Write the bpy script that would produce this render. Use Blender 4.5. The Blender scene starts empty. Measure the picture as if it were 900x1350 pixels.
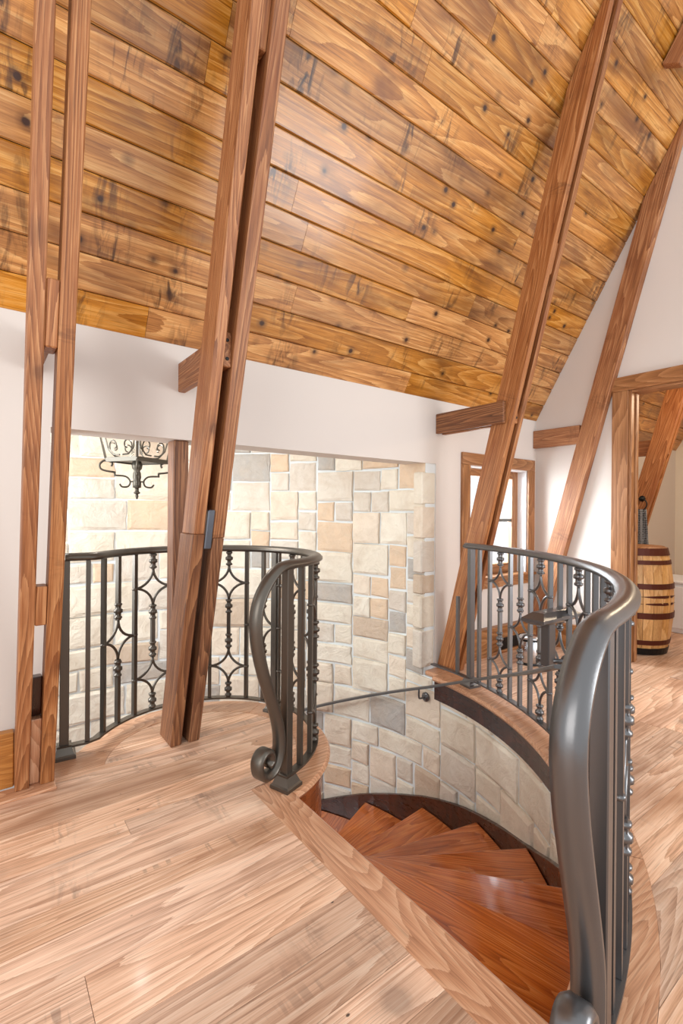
import bpy, bmesh, math, random
from mathutils import Vector, Matrix
rng = random.Random(7)
SC = bpy.context.scene
COL = SC.collection
PI = math.pi
def rad(a): return math.radians(a)

# ------------------------------------------------------------------ camera
CAM_H = 1.2
yaw, pitch, roll = rad(53.06), rad(0.09), rad(0.45)
F = Vector((math.cos(yaw)*math.cos(pitch), math.sin(yaw)*math.cos(pitch), -math.sin(pitch)))
R0 = Vector((math.sin(yaw), -math.cos(yaw), 0)); U0 = R0.cross(F)
RT = R0*math.cos(roll) + U0*math.sin(roll); UP = U0*math.cos(roll) - R0*math.sin(roll)
cam = bpy.data.cameras.new('camera'); camo = bpy.data.objects.new('camera', cam); COL.objects.link(camo)
camo.matrix_world = Matrix(((RT.x, UP.x, -F.x, 0), (RT.y, UP.y, -F.y, 0), (RT.z, UP.z, -F.z, CAM_H), (0, 0, 0, 1)))
cam.sensor_fit = 'HORIZONTAL'; cam.sensor_width = 36.0; cam.lens = 636/900*36.0
cam.clip_start = 0.02; cam.clip_end = 200
SC.camera = camo

# ------------------------------------------------------------------ world and lights
w = bpy.data.worlds.new('sky'); SC.world = w; w.use_nodes = True
bg = w.node_tree.nodes['Background']
bg.inputs[0].default_value = (0.93, 0.97, 1.0, 1); bg.inputs[1].default_value = 1.15
def area(name, loc, target, sx, sy, power, col):
    l = bpy.data.lights.new(name, 'AREA'); l.shape = 'RECTANGLE'; l.size = sx; l.size_y = sy; l.energy = power; l.color = col
    o = bpy.data.objects.new(name, l); COL.objects.link(o); o.location = loc
    o.rotation_euler = (Vector(target)-Vector(loc)).to_track_quat('-Z', 'Y').to_euler()
    return o
def point(name, loc, power, col, r=0.05):
    l = bpy.data.lights.new(name, 'POINT'); l.energy = power; l.color = col; l.shadow_soft_size = r
    o = bpy.data.objects.new(name, l); COL.objects.link(o); o.location = loc
    return o
area('fill_light_left', (-2.6, -0.6, 1.9), (2.0, 2.2, 1.6), 3.0, 2.4, 75, (1.0, 0.98, 0.95))  # added fill from the open side behind the camera, no gable window built
area('window_daylight_opposite', (3.6, -2.4, 1.15), (2.2, 2.0, 1.9), 1.6, 1.4, 75, (0.95, 0.98, 1.0))
area('window_daylight_knee_wall', (3.62, 2.98, 1.25), (3.62, 1.6, 0.95), 1.1, 1.1, 60, (0.84, 0.94, 1.0))
area('window_daylight_knee_wall_side', (3.02, 3.5, 1.6), (3.8, 2.3, 1.1), 0.6, 1.0, 55, (0.84, 0.94, 1.0))
area('fill_light_tower', (-0.75, 3.55, 1.35), (1.6, 3.5, 0.4), 1.2, 1.6, 78, (0.90, 0.96, 1.0))  # added area light brightening the tower stone, out of view behind the knee wall
point('bathroom_lamp', (5.1, 1.0, 2.3), 45, (1.0, 0.80, 0.56), 0.12)
SC.view_settings.view_transform = 'Standard'; SC.view_settings.look = 'None'
SC.view_settings.gamma = 1.0; SC.view_settings.use_curve_mapping = False
SC.view_settings.exposure = 0.1

# ------------------------------------------------------------------ materials
def srgb(c):
    return tuple(((v/255)/12.92 if v/255 <= 0.04045 else ((v/255+0.055)/1.055)**2.4) for v in c) + (1,)
def newmat(name):
    m = bpy.data.materials.new(name); m.use_nodes = True
    nt = m.node_tree; return m, nt, nt.nodes['Principled BSDF']
def N(nt, typ, **kw):
    n = nt.nodes.new(typ)
    for k, v in kw.items():
        if k.startswith('i_'):
            n.inputs[int(k[2:])].default_value = v
        else:
            setattr(n, k, v)
    return n
def L(nt, a, b): nt.links.new(a, b)
def math_node(nt, op, a, b=None):
    n = N(nt, 'ShaderNodeMath', operation=op)
    if hasattr(a, 'links'): L(nt, a, n.inputs[0])
    else: n.inputs[0].default_value = a
    if b is not None:
        if hasattr(b, 'links'): L(nt, b, n.inputs[1])
        else: n.inputs[1].default_value = b
    return n.outputs[0]
def ramp(nt, fac, stops, interp='LINEAR'):
    r = N(nt, 'ShaderNodeValToRGB'); cr = r.color_ramp; cr.interpolation = interp
    while len(cr.elements) < len(stops): cr.elements.new(0.5)
    for e, (p, c) in zip(cr.elements, stops):
        e.position = p; e.color = c if len(c) == 4 else srgb(c)
    L(nt, fac, r.inputs[0]); return r.outputs[0]
def objcoord(nt):
    tc = N(nt, 'ShaderNodeTexCoord'); oi = N(nt, 'ShaderNodeObjectInfo')
    cb = N(nt, 'ShaderNodeCombineXYZ')
    L(nt, math_node(nt, 'MULTIPLY', oi.outputs['Random'], 41.0), cb.inputs[0])
    L(nt, math_node(nt, 'MULTIPLY', oi.outputs['Random'], 17.0), cb.inputs[1])
    L(nt, math_node(nt, 'MULTIPLY', oi.outputs['Random'], 29.0), cb.inputs[2])
    ad = N(nt, 'ShaderNodeVectorMath', operation='ADD')
    L(nt, tc.outputs['Object'], ad.inputs[0]); L(nt, cb.outputs[0], ad.inputs[1])
    return ad.outputs[0], oi.outputs['Random']
def vmul(nt, v, s):
    n = N(nt, 'ShaderNodeVectorMath', operation='MULTIPLY'); L(nt, v, n.inputs[0]); n.inputs[1].default_value = s
    return n.outputs[0]
def noise(nt, v, scale, detail=5, rough=0.55, dist=0.0):
    n = N(nt, 'ShaderNodeTexNoise'); L(nt, v, n.inputs['Vector'])
    n.inputs['Scale'].default_value = scale; n.inputs['Detail'].default_value = detail
    n.inputs['Roughness'].default_value = rough; n.inputs['Distortion'].default_value = dist
    return n.outputs['Fac']
def mix(nt, fac, a, b, mode='MIX'):
    n = N(nt, 'ShaderNodeMix', data_type='RGBA', blend_type=mode)
    if hasattr(fac, 'links'): L(nt, fac, n.inputs[0])
    else: n.inputs[0].default_value = fac
    for s, i in ((a, 6), (b, 7)):
        if hasattr(s, 'links'): L(nt, s, n.inputs[i])
        else: n.inputs[i].default_value = s
    return n.outputs[2]
def wood(name, dark, mid, light, stretch=(1.0, 16.0, 16.0), fine=2.2, ring=9.0, ringfreq=(0.7, 4.0, 4.0), rough=0.4, coat=0.0,
         knots=0.0, figure=0.75, pores=0.35, nails=0.0, knotcol=(60, 32, 14), knotscale=4.5, blotch=0.35, blotchcol=(90, 55, 25), var=0.25, bump=0.15):
    m, nt, b = newmat(name)
    v, rnd = objcoord(nt)
    f1 = noise(nt, vmul(nt, v, stretch), fine, 6, 0.65, 0.25)
    f2 = noise(nt, vmul(nt, v, tuple(q*4.5 if k else q*2.5 for k, q in enumerate(stretch))), fine, 3, 0.6, 0.0)
    low = noise(nt, vmul(nt, v, ringfreq), 1.0, 1, 0.3, 0.2)
    lw = math_node(nt, 'ADD', math_node(nt, 'MULTIPLY', low, ring), math_node(nt, 'MULTIPLY', f1, 0.5))
    rings = math_node(nt, 'FRACT', lw)
    fac = math_node(nt, 'ADD', math_node(nt, 'ADD', math_node(nt, 'MULTIPLY', f1, 0.40), math_node(nt, 'MULTIPLY', f2, 0.38)), math_node(nt, 'MULTIPLY', rings, 0.22))
    c = ramp(nt, fac, [(0.30, dark), (0.5, mid), (0.70, light)])
    if pores:
        po = noise(nt, vmul(nt, v, (7.0, 230.0, 230.0)), 1.0, 2, 0.5, 0.0)
        pf = ramp(nt, po, [(0.56, (0, 0, 0, 1)), (0.68, (1, 1, 1, 1))])
        c = mix(nt, math_node(nt, 'MULTIPLY', pf, pores), c, srgb(tuple(q*0.78 for q in dark)))
    bl = noise(nt, vmul(nt, v, (1.6, 6.0, 6.0)), 1.0, 3, 0.6, 0.5)
    blf = ramp(nt, bl, [(0.50, (0, 0, 0, 1)), (0.72, (1, 1, 1, 1))])
    c = mix(nt, math_node(nt, 'MULTIPLY', blf, blotch), c, srgb(blotchcol))
    if knots:
        vo = N(nt, 'ShaderNodeTexVoronoi'); L(nt, v, vo.inputs['Vector']); vo.inputs['Scale'].default_value = knotscale
        wob = math_node(nt, 'MULTIPLY', noise(nt, v, 30, 2), 0.06)
        dd = math_node(nt, 'ADD', vo.outputs['Distance'], wob)
        kf = ramp(nt, dd, [(0.09, (1, 1, 1, 1)), (0.14, (0.45, 0.45, 0.45, 1)), (0.26, (0, 0, 0, 1))])
        c = mix(nt, math_node(nt, 'MULTIPLY', kf, knots), c, srgb(knotcol))
        # feathered dark figure running across the board near knots
        vf = N(nt, 'ShaderNodeTexVoronoi'); L(nt, vmul(nt, v, (3.0, 1.2, 1.2)), vf.inputs['Vector']); vf.inputs['Scale'].default_value = 1.5 if figure < 0.9 else 1.25
        ff = ramp(nt, vf.outputs['Distance'], [(0.08, (1, 1, 1, 1)), (0.32 if figure < 0.9 else 0.45, (0, 0, 0, 1))])
        fn = ramp(nt, noise(nt, vmul(nt, v, (22, 5, 5)), 1.0, 4, 0.6, 1.2), [(0.48, (0, 0, 0, 1)), (0.62, (1, 1, 1, 1))])
        c = mix(nt, math_node(nt, 'MULTIPLY', math_node(nt, 'MULTIPLY', ff, fn), knots*figure), c, srgb(knotcol))
    if nails:
        nv = N(nt, 'ShaderNodeTexVoronoi'); L(nt, vmul(nt, v, (1.0, 1.6, 1.6)), nv.inputs['Vector']); nv.inputs['Scale'].default_value = 5.0
        nf = ramp(nt, nv.outputs['Distance'], [(0.020, (1, 1, 1, 1)), (0.035, (0, 0, 0, 1))])
        c = mix(nt, math_node(nt, 'MULTIPLY', nf, nails), c, srgb((46, 40, 38)))
        sm = ramp(nt, noise(nt, vmul(nt, v, (38, 4, 4)), 1.0, 2, 0.5, 0.3), [(0.56, (0, 0, 0, 1)), (0.62, (1, 1, 1, 1))])
        sk = ramp(nt, noise(nt, vmul(nt, v, (1.2, 7, 7)), 1.0, 2, 0.5, 0.3), [(0.58, (0, 0, 0, 1)), (0.70, (1, 1, 1, 1))])
        c = mix(nt, math_node(nt, 'MULTIPLY', math_node(nt, 'MULTIPLY', sm, sk), 0.45), c, srgb((112, 92, 80)))
    hsv = N(nt, 'ShaderNodeHueSaturation'); L(nt, c, hsv.inputs['Color'])
    L(nt, math_node(nt, 'ADD', math_node(nt, 'MULTIPLY', rnd, var), 1.0-var*0.5), hsv.inputs['Value'])
    rs = math_node(nt, 'FRACT', math_node(nt, 'MULTIPLY', rnd, 7.31))
    L(nt, math_node(nt, 'ADD', math_node(nt, 'MULTIPLY', rs, var*0.4), 1.0-var*0.2), hsv.inputs['Saturation'])
    L(nt, hsv.outputs[0], b.inputs['Base Color'])
    rr = math_node(nt, 'ADD', math_node(nt, 'MULTIPLY', f1, 0.15), rough-0.07)
    L(nt, rr, b.inputs['Roughness'])
    b.inputs['Coat Weight'].default_value = coat; b.inputs['Coat Roughness'].default_value = 0.12
    if bump:
        bp = N(nt, 'ShaderNodeBump'); bp.inputs['Strength'].default_value = bump; bp.inputs['Distance'].default_value = 0.004
        L(nt, f1, bp.inputs['Height']); L(nt, bp.outputs[0], b.inputs['Normal'])
    return m
M = {}
M['pine'] = wood('knotty_pine_varnished', (138, 80, 26), (194, 130, 58), (224, 172, 104), stretch=(1.2, 24, 24), rough=0.34, coat=0.3, knots=1.0, knotscale=6.0, figure=1.0, knotcol=(58, 28, 10), blotch=0.85, blotchcol=(112, 62, 20), var=0.32, ring=14, ringfreq=(0.5, 5, 5))
M['timber'] = wood('reclaimed_timber', (104, 58, 30), (158, 100, 58), (198, 144, 98), stretch=(1.0, 34, 34), rough=0.5, knots=0.6, knotscale=3.2, knotcol=(72, 36, 18), blotch=0.6, blotchcol=(128, 66, 30), var=0.2, ring=24, ringfreq=(0.5, 8, 8), bump=0.4)
M['timber_old'] = wood('weathered_timber', (66, 38, 22), (126, 78, 46), (176, 124, 82), stretch=(0.8, 34, 34), rough=0.55, blotch=0.7, blotchcol=(100, 54, 28), var=0.2, ring=24, ringfreq=(0.5, 9, 9), bump=0.6)
M['floor'] = wood('reclaimed_oak_floor', (170, 126, 98), (222, 180, 150), (242, 212, 186), stretch=(1.0, 30, 30), rough=0.42, coat=0.04, nails=0.9, knots=0.5, knotscale=2.4, knotcol=(84, 70, 64), blotch=0.65, blotchcol=(150, 102, 72), var=0.34, ring=20, ringfreq=(0.45, 6, 6), bump=0.08)
M['border'] = wood('oak_border', (160, 108, 76), (204, 150, 114), (224, 182, 148), stretch=(0.9, 30, 30), rough=0.34, coat=0.12, blotch=0.25, blotchcol=(164, 112, 78), var=0.08, ring=30, ringfreq=(0.7, 6, 6), bump=0.06)
M['tread'] = wood('red_stained_oak_tread', (134, 58, 16), (196, 102, 40), (220, 138, 70), stretch=(0.9, 28, 28), rough=0.17, coat=0.6, blotch=0.45, blotchcol=(118, 44, 14), var=0.14, ring=28, ringfreq=(0.6, 5, 5), bump=0.04)
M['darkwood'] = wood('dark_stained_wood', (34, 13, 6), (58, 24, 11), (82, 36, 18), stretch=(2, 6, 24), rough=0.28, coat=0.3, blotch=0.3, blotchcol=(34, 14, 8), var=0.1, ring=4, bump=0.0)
M['redwood'] = wood('stained_stringer_wood', (110, 52, 22), (158, 84, 42), (186, 108, 62), stretch=(2, 2, 30), rough=0.28, coat=0.3, blotch=0.3, blotchcol=(104, 46, 20), var=0.08, ring=4, bump=0.0)
M['casing'] = wood('stained_casing', (116, 72, 38), (156, 104, 62), (188, 136, 92), stretch=(1, 34, 34), rough=0.42, blotch=0.3, blotchcol=(116, 70, 38), var=0.12, ring=20, bump=0.1)
M['baseboard'] = wood('stained_baseboard', (150, 88, 28), (188, 122, 48), (208, 146, 74), stretch=(1, 30, 30), rough=0.42, blotch=0.3, blotchcol=(150, 84, 30), var=0.1, ring=20, bump=0.06)
M['barrel'] = wood('barrel_stave', (184, 128, 68), (222, 172, 108), (240, 200, 146), stretch=(1, 30, 30), rough=0.4, blotch=0.35, blotchcol=(166, 110, 58), var=0.2, bump=0.08)

def plain(name, col, rough=0.5, metal=0.0, bumpscale=0, bump=0.0, var=0.0):
    m, nt, b = newmat(name)
    v, rnd = objcoord(nt)
    c = mix(nt, math_node(nt, 'MULTIPLY', noise(nt, v, 3.0, 4), 0.25*var if var else 0.05), srgb(col), srgb([x*0.75 for x in col]))
    L(nt, c, b.inputs['Base Color'])
    b.inputs['Roughness'].default_value = rough; b.inputs['Metallic'].default_value = metal
    if bump:
        bp = N(nt, 'ShaderNodeBump'); bp.inputs['Strength'].default_value = bump; bp.inputs['Distance'].default_value = 0.003
        L(nt, noise(nt, v, bumpscale, 4), bp.inputs['Height']); L(nt, bp.outputs[0], b.inputs['Normal'])
    return m
M['plaster'] = plain('plaster', (220, 210, 202), 0.75, 0, 60, 0.05)
M['plaster_warm'] = plain('plaster_warm', (236, 226, 210), 0.75, 0, 60, 0.05)
M['mortar'] = plain('mortar', (220, 224, 224), 0.9, 0, 90, 0.5)
M['iron'] = plain('wrought_iron', (112, 111, 112), 0.3, 0.8, 140, 0.06, 0.6)
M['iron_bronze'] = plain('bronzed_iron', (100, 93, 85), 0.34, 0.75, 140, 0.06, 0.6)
M['iron_dark'] = plain('aged_bronze_iron', (92, 86, 76), 0.42, 0.7, 70, 0.3, 1.0)
M['plate'] = plain('zinc_plate', (120, 128, 140), 0.4, 0.8, 40, 0.1, 1.0)
M['hoop'] = plain('barrel_hoop_iron', (92, 44, 30), 0.45, 0.5, 60, 0.2, 1.0)
M['hoop_black'] = plain('black_hoop_iron', (30, 28, 30), 0.45, 0.5, 60, 0.2)
M['black'] = plain('black_metal', (16, 16, 17), 0.5, 0.2)
M['chrome'] = plain('brushed_steel', (200, 202, 206), 0.22, 1.0)
M['white'] = plain('white_paint', (236, 236, 238), 0.45)
M['subfloor'] = plain('dark_subfloor', (70, 46, 32), 0.9)
M['backing'] = plain('dark_backing', (52, 28, 12), 0.9)
M['grille'] = plain('grey_grille', (112, 112, 108), 0.5, 0.3)
M['foliage'] = plain('pale_foliage', (150, 176, 140), 0.9)
# stone: one palette picked per stone by object random
def stone_mat():
    m, nt, b = newmat('limestone_veneer')
    v, rnd = objcoord(nt)
    c1 = ramp(nt, rnd, [(0.0, (224, 212, 192)), (0.26, (232, 222, 204)), (0.46, (214, 203, 188)), (0.60, (226, 208, 186)), (0.72, (216, 184, 150)), (0.82, (208, 196, 182)), (0.90, (164, 158, 152)), (0.96, (192, 166, 140))], 'CONSTANT')
    n1 = noise(nt, v, 5.0, 6, 0.6, 0.6)
    c = mix(nt, ramp(nt, n1, [(0.42, (0, 0, 0, 1)), (0.75, (0.6, 0.6, 0.6, 1))]), c1, srgb((184, 158, 130)))
    n2 = noise(nt, v, 24.0, 6, 0.65)
    c = mix(nt, math_node(nt, 'MULTIPLY', n2, 0.35), c, srgb((236, 230, 218)))
    L(nt, c, b.inputs['Base Color']); b.inputs['Roughness'].default_value = 0.85
    bp = N(nt, 'ShaderNodeBump'); bp.inputs['Strength'].default_value = 0.9; bp.inputs['Distance'].default_value = 0.022
    vr = N(nt, 'ShaderNodeTexVoronoi'); vr.inputs['Scale'].default_value = 9.0; L(nt, v, vr.inputs['Vector'])
    hh_ = math_node(nt, 'ADD', math_node(nt, 'MULTIPLY', noise(nt, v, 7.0, 9, 0.62, 1.2), 1.0), math_node(nt, 'MULTIPLY', vr.outputs['Distance'], 0.25))
    L(nt, hh_, bp.inputs['Height']); L(nt, bp.outputs[0], b.inputs['Normal'])
    return m
M['stone'] = stone_mat()
def glass_mat():
    m, nt, b = newmat('window_glass')
    tr = N(nt, 'ShaderNodeBsdfTransparent'); gl = N(nt, 'ShaderNodeBsdfGlossy'); gl.inputs['Roughness'].default_value = 0.02
    mx = N(nt, 'ShaderNodeMixShader'); mx.inputs[0].default_value = 0.06
    L(nt, tr.outputs[0], mx.inputs[1]); L(nt, gl.outputs[0], mx.inputs[2])
    L(nt, mx.outputs[0], nt.nodes['Material Output'].inputs['Surface'])
    nt.nodes.remove(b); return m
M['glass'] = glass_mat()
def towel_mat():
    m, nt, b = newmat('patterned_towel')
    tc = N(nt, 'ShaderNodeTexCoord'); ch = N(nt, 'ShaderNodeTexVoronoi'); ch.inputs['Scale'].default_value = 55
    ch.inputs['Randomness'].default_value = 0.15
    L(nt, tc.outputs['Object'], ch.inputs['Vector'])
    c = ramp(nt, ch.outputs['Distance'], [(0.36, (18, 20, 26)), (0.50, (140, 144, 150))])
    L(nt, c, b.inputs['Base Color']); b.inputs['Roughness'].default_value = 0.95
    return m
M['towel'] = towel_mat()

# ------------------------------------------------------------------ object helpers
def obj(name, me, mat=None, parent=None, mw=None, smooth=False):
    o = bpy.data.objects.new(name, me); COL.objects.link(o)
    mm = M[mat] if isinstance(mat, str) else mat
    if mm is not None and len(me.materials) == 0: me.materials.append(mm)
    elif mm is not None and me.materials[0] != mm:
        o.material_slots[0].link = 'OBJECT'; o.material_slots[0].material = mm
    if smooth:
        for p in me.polygons: p.use_smooth = True
    if parent is not None: o.parent = parent
    if mw is not None: o.matrix_world = mw
    return o
def empty(name, loc=(0, 0, 0)):
    o = bpy.data.objects.new(name, None); COL.objects.link(o); o.location = loc; o.empty_display_size = 0.1
    return o
def root(name, label, cat, group=None):
    o = empty(name); o['label'] = label; o['category'] = cat
    if group: o['group'] = group
    return o
def tag(o, label, cat, group=None):
    o['label'] = label; o['category'] = cat
    if group: o['group'] = group
    return o
def struct(o): o['kind'] = 'structure'; return o
def mesh(name, vs, fs):
    me = bpy.data.meshes.new(name); me.from_pydata([tuple(v) for v in vs], [], fs); me.update()
    bm = bmesh.new(); bm.from_mesh(me); bmesh.ops.recalc_face_normals(bm, faces=bm.faces); bm.to_mesh(me); bm.free()
    return me
def boxes(name, lst):
    vs, fs = [], []
    for (x0, x1, y0, y1, z0, z1) in lst:
        k = len(vs)
        vs += [(x0, y0, z0), (x1, y0, z0), (x1, y1, z0), (x0, y1, z0), (x0, y0, z1), (x1, y0, z1), (x1, y1, z1), (x0, y1, z1)]
        fs += [tuple(k+i for i in f) for f in ((0, 3, 2, 1), (4, 5, 6, 7), (0, 1, 5, 4), (1, 2, 6, 5), (2, 3, 7, 6), (3, 0, 4, 7))]
    return mesh(name, vs, fs)
def bevel(me, w, seg=2):
    bm = bmesh.new(); bm.from_mesh(me)
    bmesh.ops.bevel(bm, geom=[e for e in bm.edges if len(e.link_faces) == 2 and e.calc_face_angle(0) > 0.6], offset=w, segments=seg, affect='EDGES', profile=0.6)
    bm.to_mesh(me); bm.free(); return me
def beam_mesh(name, L_, a0, a1, b0, b1, bw=0.004):
    """box whose length runs along local X"""
    return bevel(boxes(name, [(0, L_, a0, a1, b0, b1)]), bw, 1)
def frame(o, x, y, z):
    return Matrix(((x.x, y.x, z.x, o.x), (x.y, y.y, z.y, o.y), (x.z, y.z, z.z, o.z), (0, 0, 0, 1)))
def wbox(name, x0, x1, y0, y1, z0, z1, mat, parent=None, bw=0.003, along='X'):
    """axis-aligned box as its own object, grain running along the given world axis"""
    c = Vector((x0, y0, z0))
    if along == 'X':
        me = boxes(name, [(0, x1-x0, 0, y1-y0, 0, z1-z0)]); mw = Matrix.Translation(c)
    elif along == 'Y':
        me = boxes(name, [(0, y1-y0, 0, x1-x0, 0, z1-z0)])
        mw = frame(Vector((x1, y0, z0)), Vector((0, 1, 0)), Vector((-1, 0, 0)), Vector((0, 0, 1)))
    else:
        me = boxes(name, [(0, z1-z0, 0, y1-y0, 0, x1-x0)])
        mw = frame(Vector((x1, y0, z0)), Vector((0, 0, 1)), Vector((0, 1, 0)), Vector((-1, 0, 0)))
    if bw: bevel(me, bw, 1)
    return obj(name, me, mat, parent, mw)
def prism(name, poly, z0, z1):
    """horizontal polygon extruded from z0 to z1"""
    n = len(poly)
    vs = [(x, y, z0) for x, y in poly] + [(x, y, z1) for x, y in poly]
    fs = [tuple(range(n-1, -1, -1)), tuple(range(n, 2*n))] + [(i, (i+1) % n, n+(i+1) % n, n+i) for i in range(n)]
    return mesh(name, vs, fs)
def catmull(pts, n):
    P = [Vector(p) for p in pts]; P = [P[0]*2-P[1]] + P + [P[-1]*2-P[-2]]; out = []
    for i in range(1, len(P)-2):
        a, b, c, d = P[i-1], P[i], P[i+1], P[i+2]
        for k in range(n):
            t = k/n
            out.append(0.5*((2*b)+(c-a)*t+(2*a-5*b+4*c-d)*t*t+(3*b-a-3*c+d)*t**3))
    out.append(P[-2]); return out
def tube(name, pts, r, seg=6, radii=None, closed_ends=True):
    P = [Vector(p) for p in pts]; vs, fs = [], []; n = len(P); prev = None
    for i, p in enumerate(P):
        t = (P[min(i+1, n-1)]-P[max(i-1, 0)]).normalized()
        if prev is None:
            a = Vector((0, 0, 1)) if abs(t.z) < 0.9 else Vector((1, 0, 0))
            u = t.cross(a).normalized()
        else:
            u = (prev - t*prev.dot(t))
            u = u.normalized() if u.length > 1e-6 else t.orthogonal().normalized()
        prev = u; v = t.cross(u)
        rr = radii[i] if radii else r
        for k in range(seg):
            a = 2*PI*k/seg; vs.append(p+u*math.cos(a)*rr+v*math.sin(a)*rr)
    for i in range(n-1):
        for k in range(seg):
            fs.append((i*seg+k, i*seg+(k+1) % seg, (i+1)*seg+(k+1) % seg, (i+1)*seg+k))
    if closed_ends:
        fs.append(tuple(range(seg-1, -1, -1))); fs.append(tuple((n-1)*seg+k for k in range(seg)))
    return mesh(name, vs, fs)
def lathe(name, prof, seg=16):
    """profile of (r, z)"""
    vs, fs = [], []; n = len(prof)
    for r, z in prof:
        for k in range(seg):
            a = 2*PI*k/seg; vs.append((r*math.cos(a), r*math.sin(a), z))
    for i in range(n-1):
        for k in range(seg):
            fs.append((i*seg+k, i*seg+(k+1) % seg, (i+1)*seg+(k+1) % seg, (i+1)*seg+k))
    fs.append(tuple(range(seg-1, -1, -1))); fs.append(tuple((n-1)*seg+k for k in range(seg)))
    return mesh(name, vs, fs)
def join_meshes(name, mes):
    vs, fs = [], []
    for me in mes:
        k = len(vs); vs += [tuple(v.co) for v in me.vertices]; fs += [tuple(k+i for i in p.vertices) for p in me.polygons]
        bpy.data.meshes.remove(me)
    return mesh(name, vs, fs)
def sweep(name, pts, sides, prof, caps=True):
    """profile of (side, top) carried along pts; sides = horizontal side vector at each point"""
    P = [Vector(p) for p in pts]; n = len(P); m = len(prof); vs, fs = [], []
    for i, p in enumerate(P):
        t = (P[min(i+1, n-1)]-P[max(i-1, 0)]).normalized(); s = Vector(sides[i]).normalized()
        u = s.cross(t).normalized()
        for a, b in prof: vs.append(p+s*a+u*b)
    for i in range(n-1):
        for k in range(m):
            fs.append((i*m+k, i*m+(k+1) % m, (i+1)*m+(k+1) % m, (i+1)*m+k))
    if caps:
        fs.append(tuple(range(m-1, -1, -1))); fs.append(tuple((n-1)*m+k for k in range(m)))
    return mesh(name, vs, fs)

# ------------------------------------------------------------------ layout constants
YW = 2.53            # front face of the knee wall
XG = 4.18            # gable wall
OX0, OX1 = 0.258, 2.81   # opening in the knee wall
OZ = 1.57            # header underside
CZ, CS = 2.055, 1.72 # ceiling: z = CZ + CS*(YW-y)
C2 = Vector((0.915, 2.34)); C2R = 0.549     # balcony circle, railing radius
CR = Vector((0.736, 2.481)); CRR = 2.015    # stairwell circle, railing radius
R_ST = 1.95          # stone face
XB0, XB1 = 0.942, 1.083  # landing border board

# ------------------------------------------------------------------ floor
def arcx(c, r, y, sgn):
    v = r*r-(y-c.y)**2
    return c.x+sgn*math.sqrt(v) if v > 0 else None
BIN = 0.455          # inner radius of the curved balcony border
BOUT = 0.622
CUO, CUI = 2.10, 1.915
FX0, FX1, FY0 = -1.9, 7.7, -1.6
def left_right_bound(y):
    """right end of the boards on the landing side"""
    if y < 1.885: return XB0
    return arcx(C2, BIN, y, 1)
def right_left_bound(y):
    return arcx(CR, CUO, y, 1)
def strip_poly(y0, y1, fl, fr, n=5):
    ys = [y0+(y1-y0)*i/(n-1) for i in range(n)]
    return [(fr(y), y) for y in ys] + [(fl(y), y) for y in reversed(ys)]
floor_polys = []; sub_polys = []
y = FY0; rows = []
while y < YW+0.3:
    wd = rng.choice([0.125, 0.14, 0.155, 0.17, 0.185]); rows.append((y, y+wd)); y += wd
def split_row(y0, y1, fl, fr, xa, xb, gap=0.0012):
    sub_polys.append(strip_poly(y0, y1, fl, fr))
    cuts = []; x = xa+rng.uniform(0.5, 1.9)
    while x < xb-0.45:
        cuts.append(x); x += rng.uniform(1.0, 2.3)
    cuts = [None]+cuts+[None]
    for i in range(len(cuts)-1):
        l = fl if cuts[i] is None else (lambda yy, c=cuts[i]: c+gap*0.6)
        r = fr if cuts[i+1] is None else (lambda yy, c=cuts[i+1]: c-gap*0.6)
        floor_polys.append(strip_poly(y0+gap*0.5, y1-gap*0.5, l, r, 5 if (cuts[i] is None or cuts[i+1] is None) else 2))
def cst(v): return lambda yy: v
YN = CR.y-CUO        # nearest point of the curb
def break_rows(rows, ybs):
    out = []
    for a, b in rows:
        pts = [a]+[q for q in ybs if a+0.004 < q < b-0.004]+[b]
        out += [(pts[i], pts[i+1]) for i in range(len(pts)-1)]
    return out
YE0 = CR.y-math.sqrt(CUO**2-(XB1-CR.x)**2)   # where the curb meets the landing border
for a, b in break_rows(rows, [YE0, 1.885, 2.475, 2.53, C2.y+BIN-0.002]):
    mid = (a+b)/2
    if b <= YE0+1e-6:
        split_row(a, b, cst(FX0), cst(FX1), FX0, FX1)
        continue
    if mid < 1.885: split_row(a, b, cst(FX0), cst(XB0), FX0, XB0)
    elif mid < 2.475: split_row(a, b, cst(FX0), lambda q: arcx(C2, BIN, min(q, 2.79), 1) or C2.x, FX0, XB0)
    elif mid < C2.y+BIN-0.002:
        lf = lambda q: max(arcx(C2, BIN, min(q, C2.y+BIN-1e-4), -1), 0.27)
        split_row(a, b, lf, lambda q: arcx(C2, BIN, min(q, C2.y+BIN-1e-4), 1), 0.5, 1.3)
    if mid < YW: split_row(a, b, lambda q: arcx(CR, CUO, q, 1), cst(FX1), max(arcx(CR, CUO, a, 1), arcx(CR, CUO, b, 1)), FX1)
subs = []
for p in sub_polys: subs.append(prism('s', p, -0.045, -0.0205))
floor = struct(obj('floor', join_meshes('floor', subs), 'subfloor'))
for p in floor_polys:
    cx_ = sum(q[0] for q in p)/len(p); cy_ = sum(q[1] for q in p)/len(p)
    me = prism('floor_plank', [(q[0]-cx_, q[1]-cy_) for q in p], -0.02, 0)
    dz = rng.uniform(-0.0006, 0.0006)
    obj('floor_plank', me, 'floor', floor, Matrix.Translation((cx_, cy_, dz)))

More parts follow.
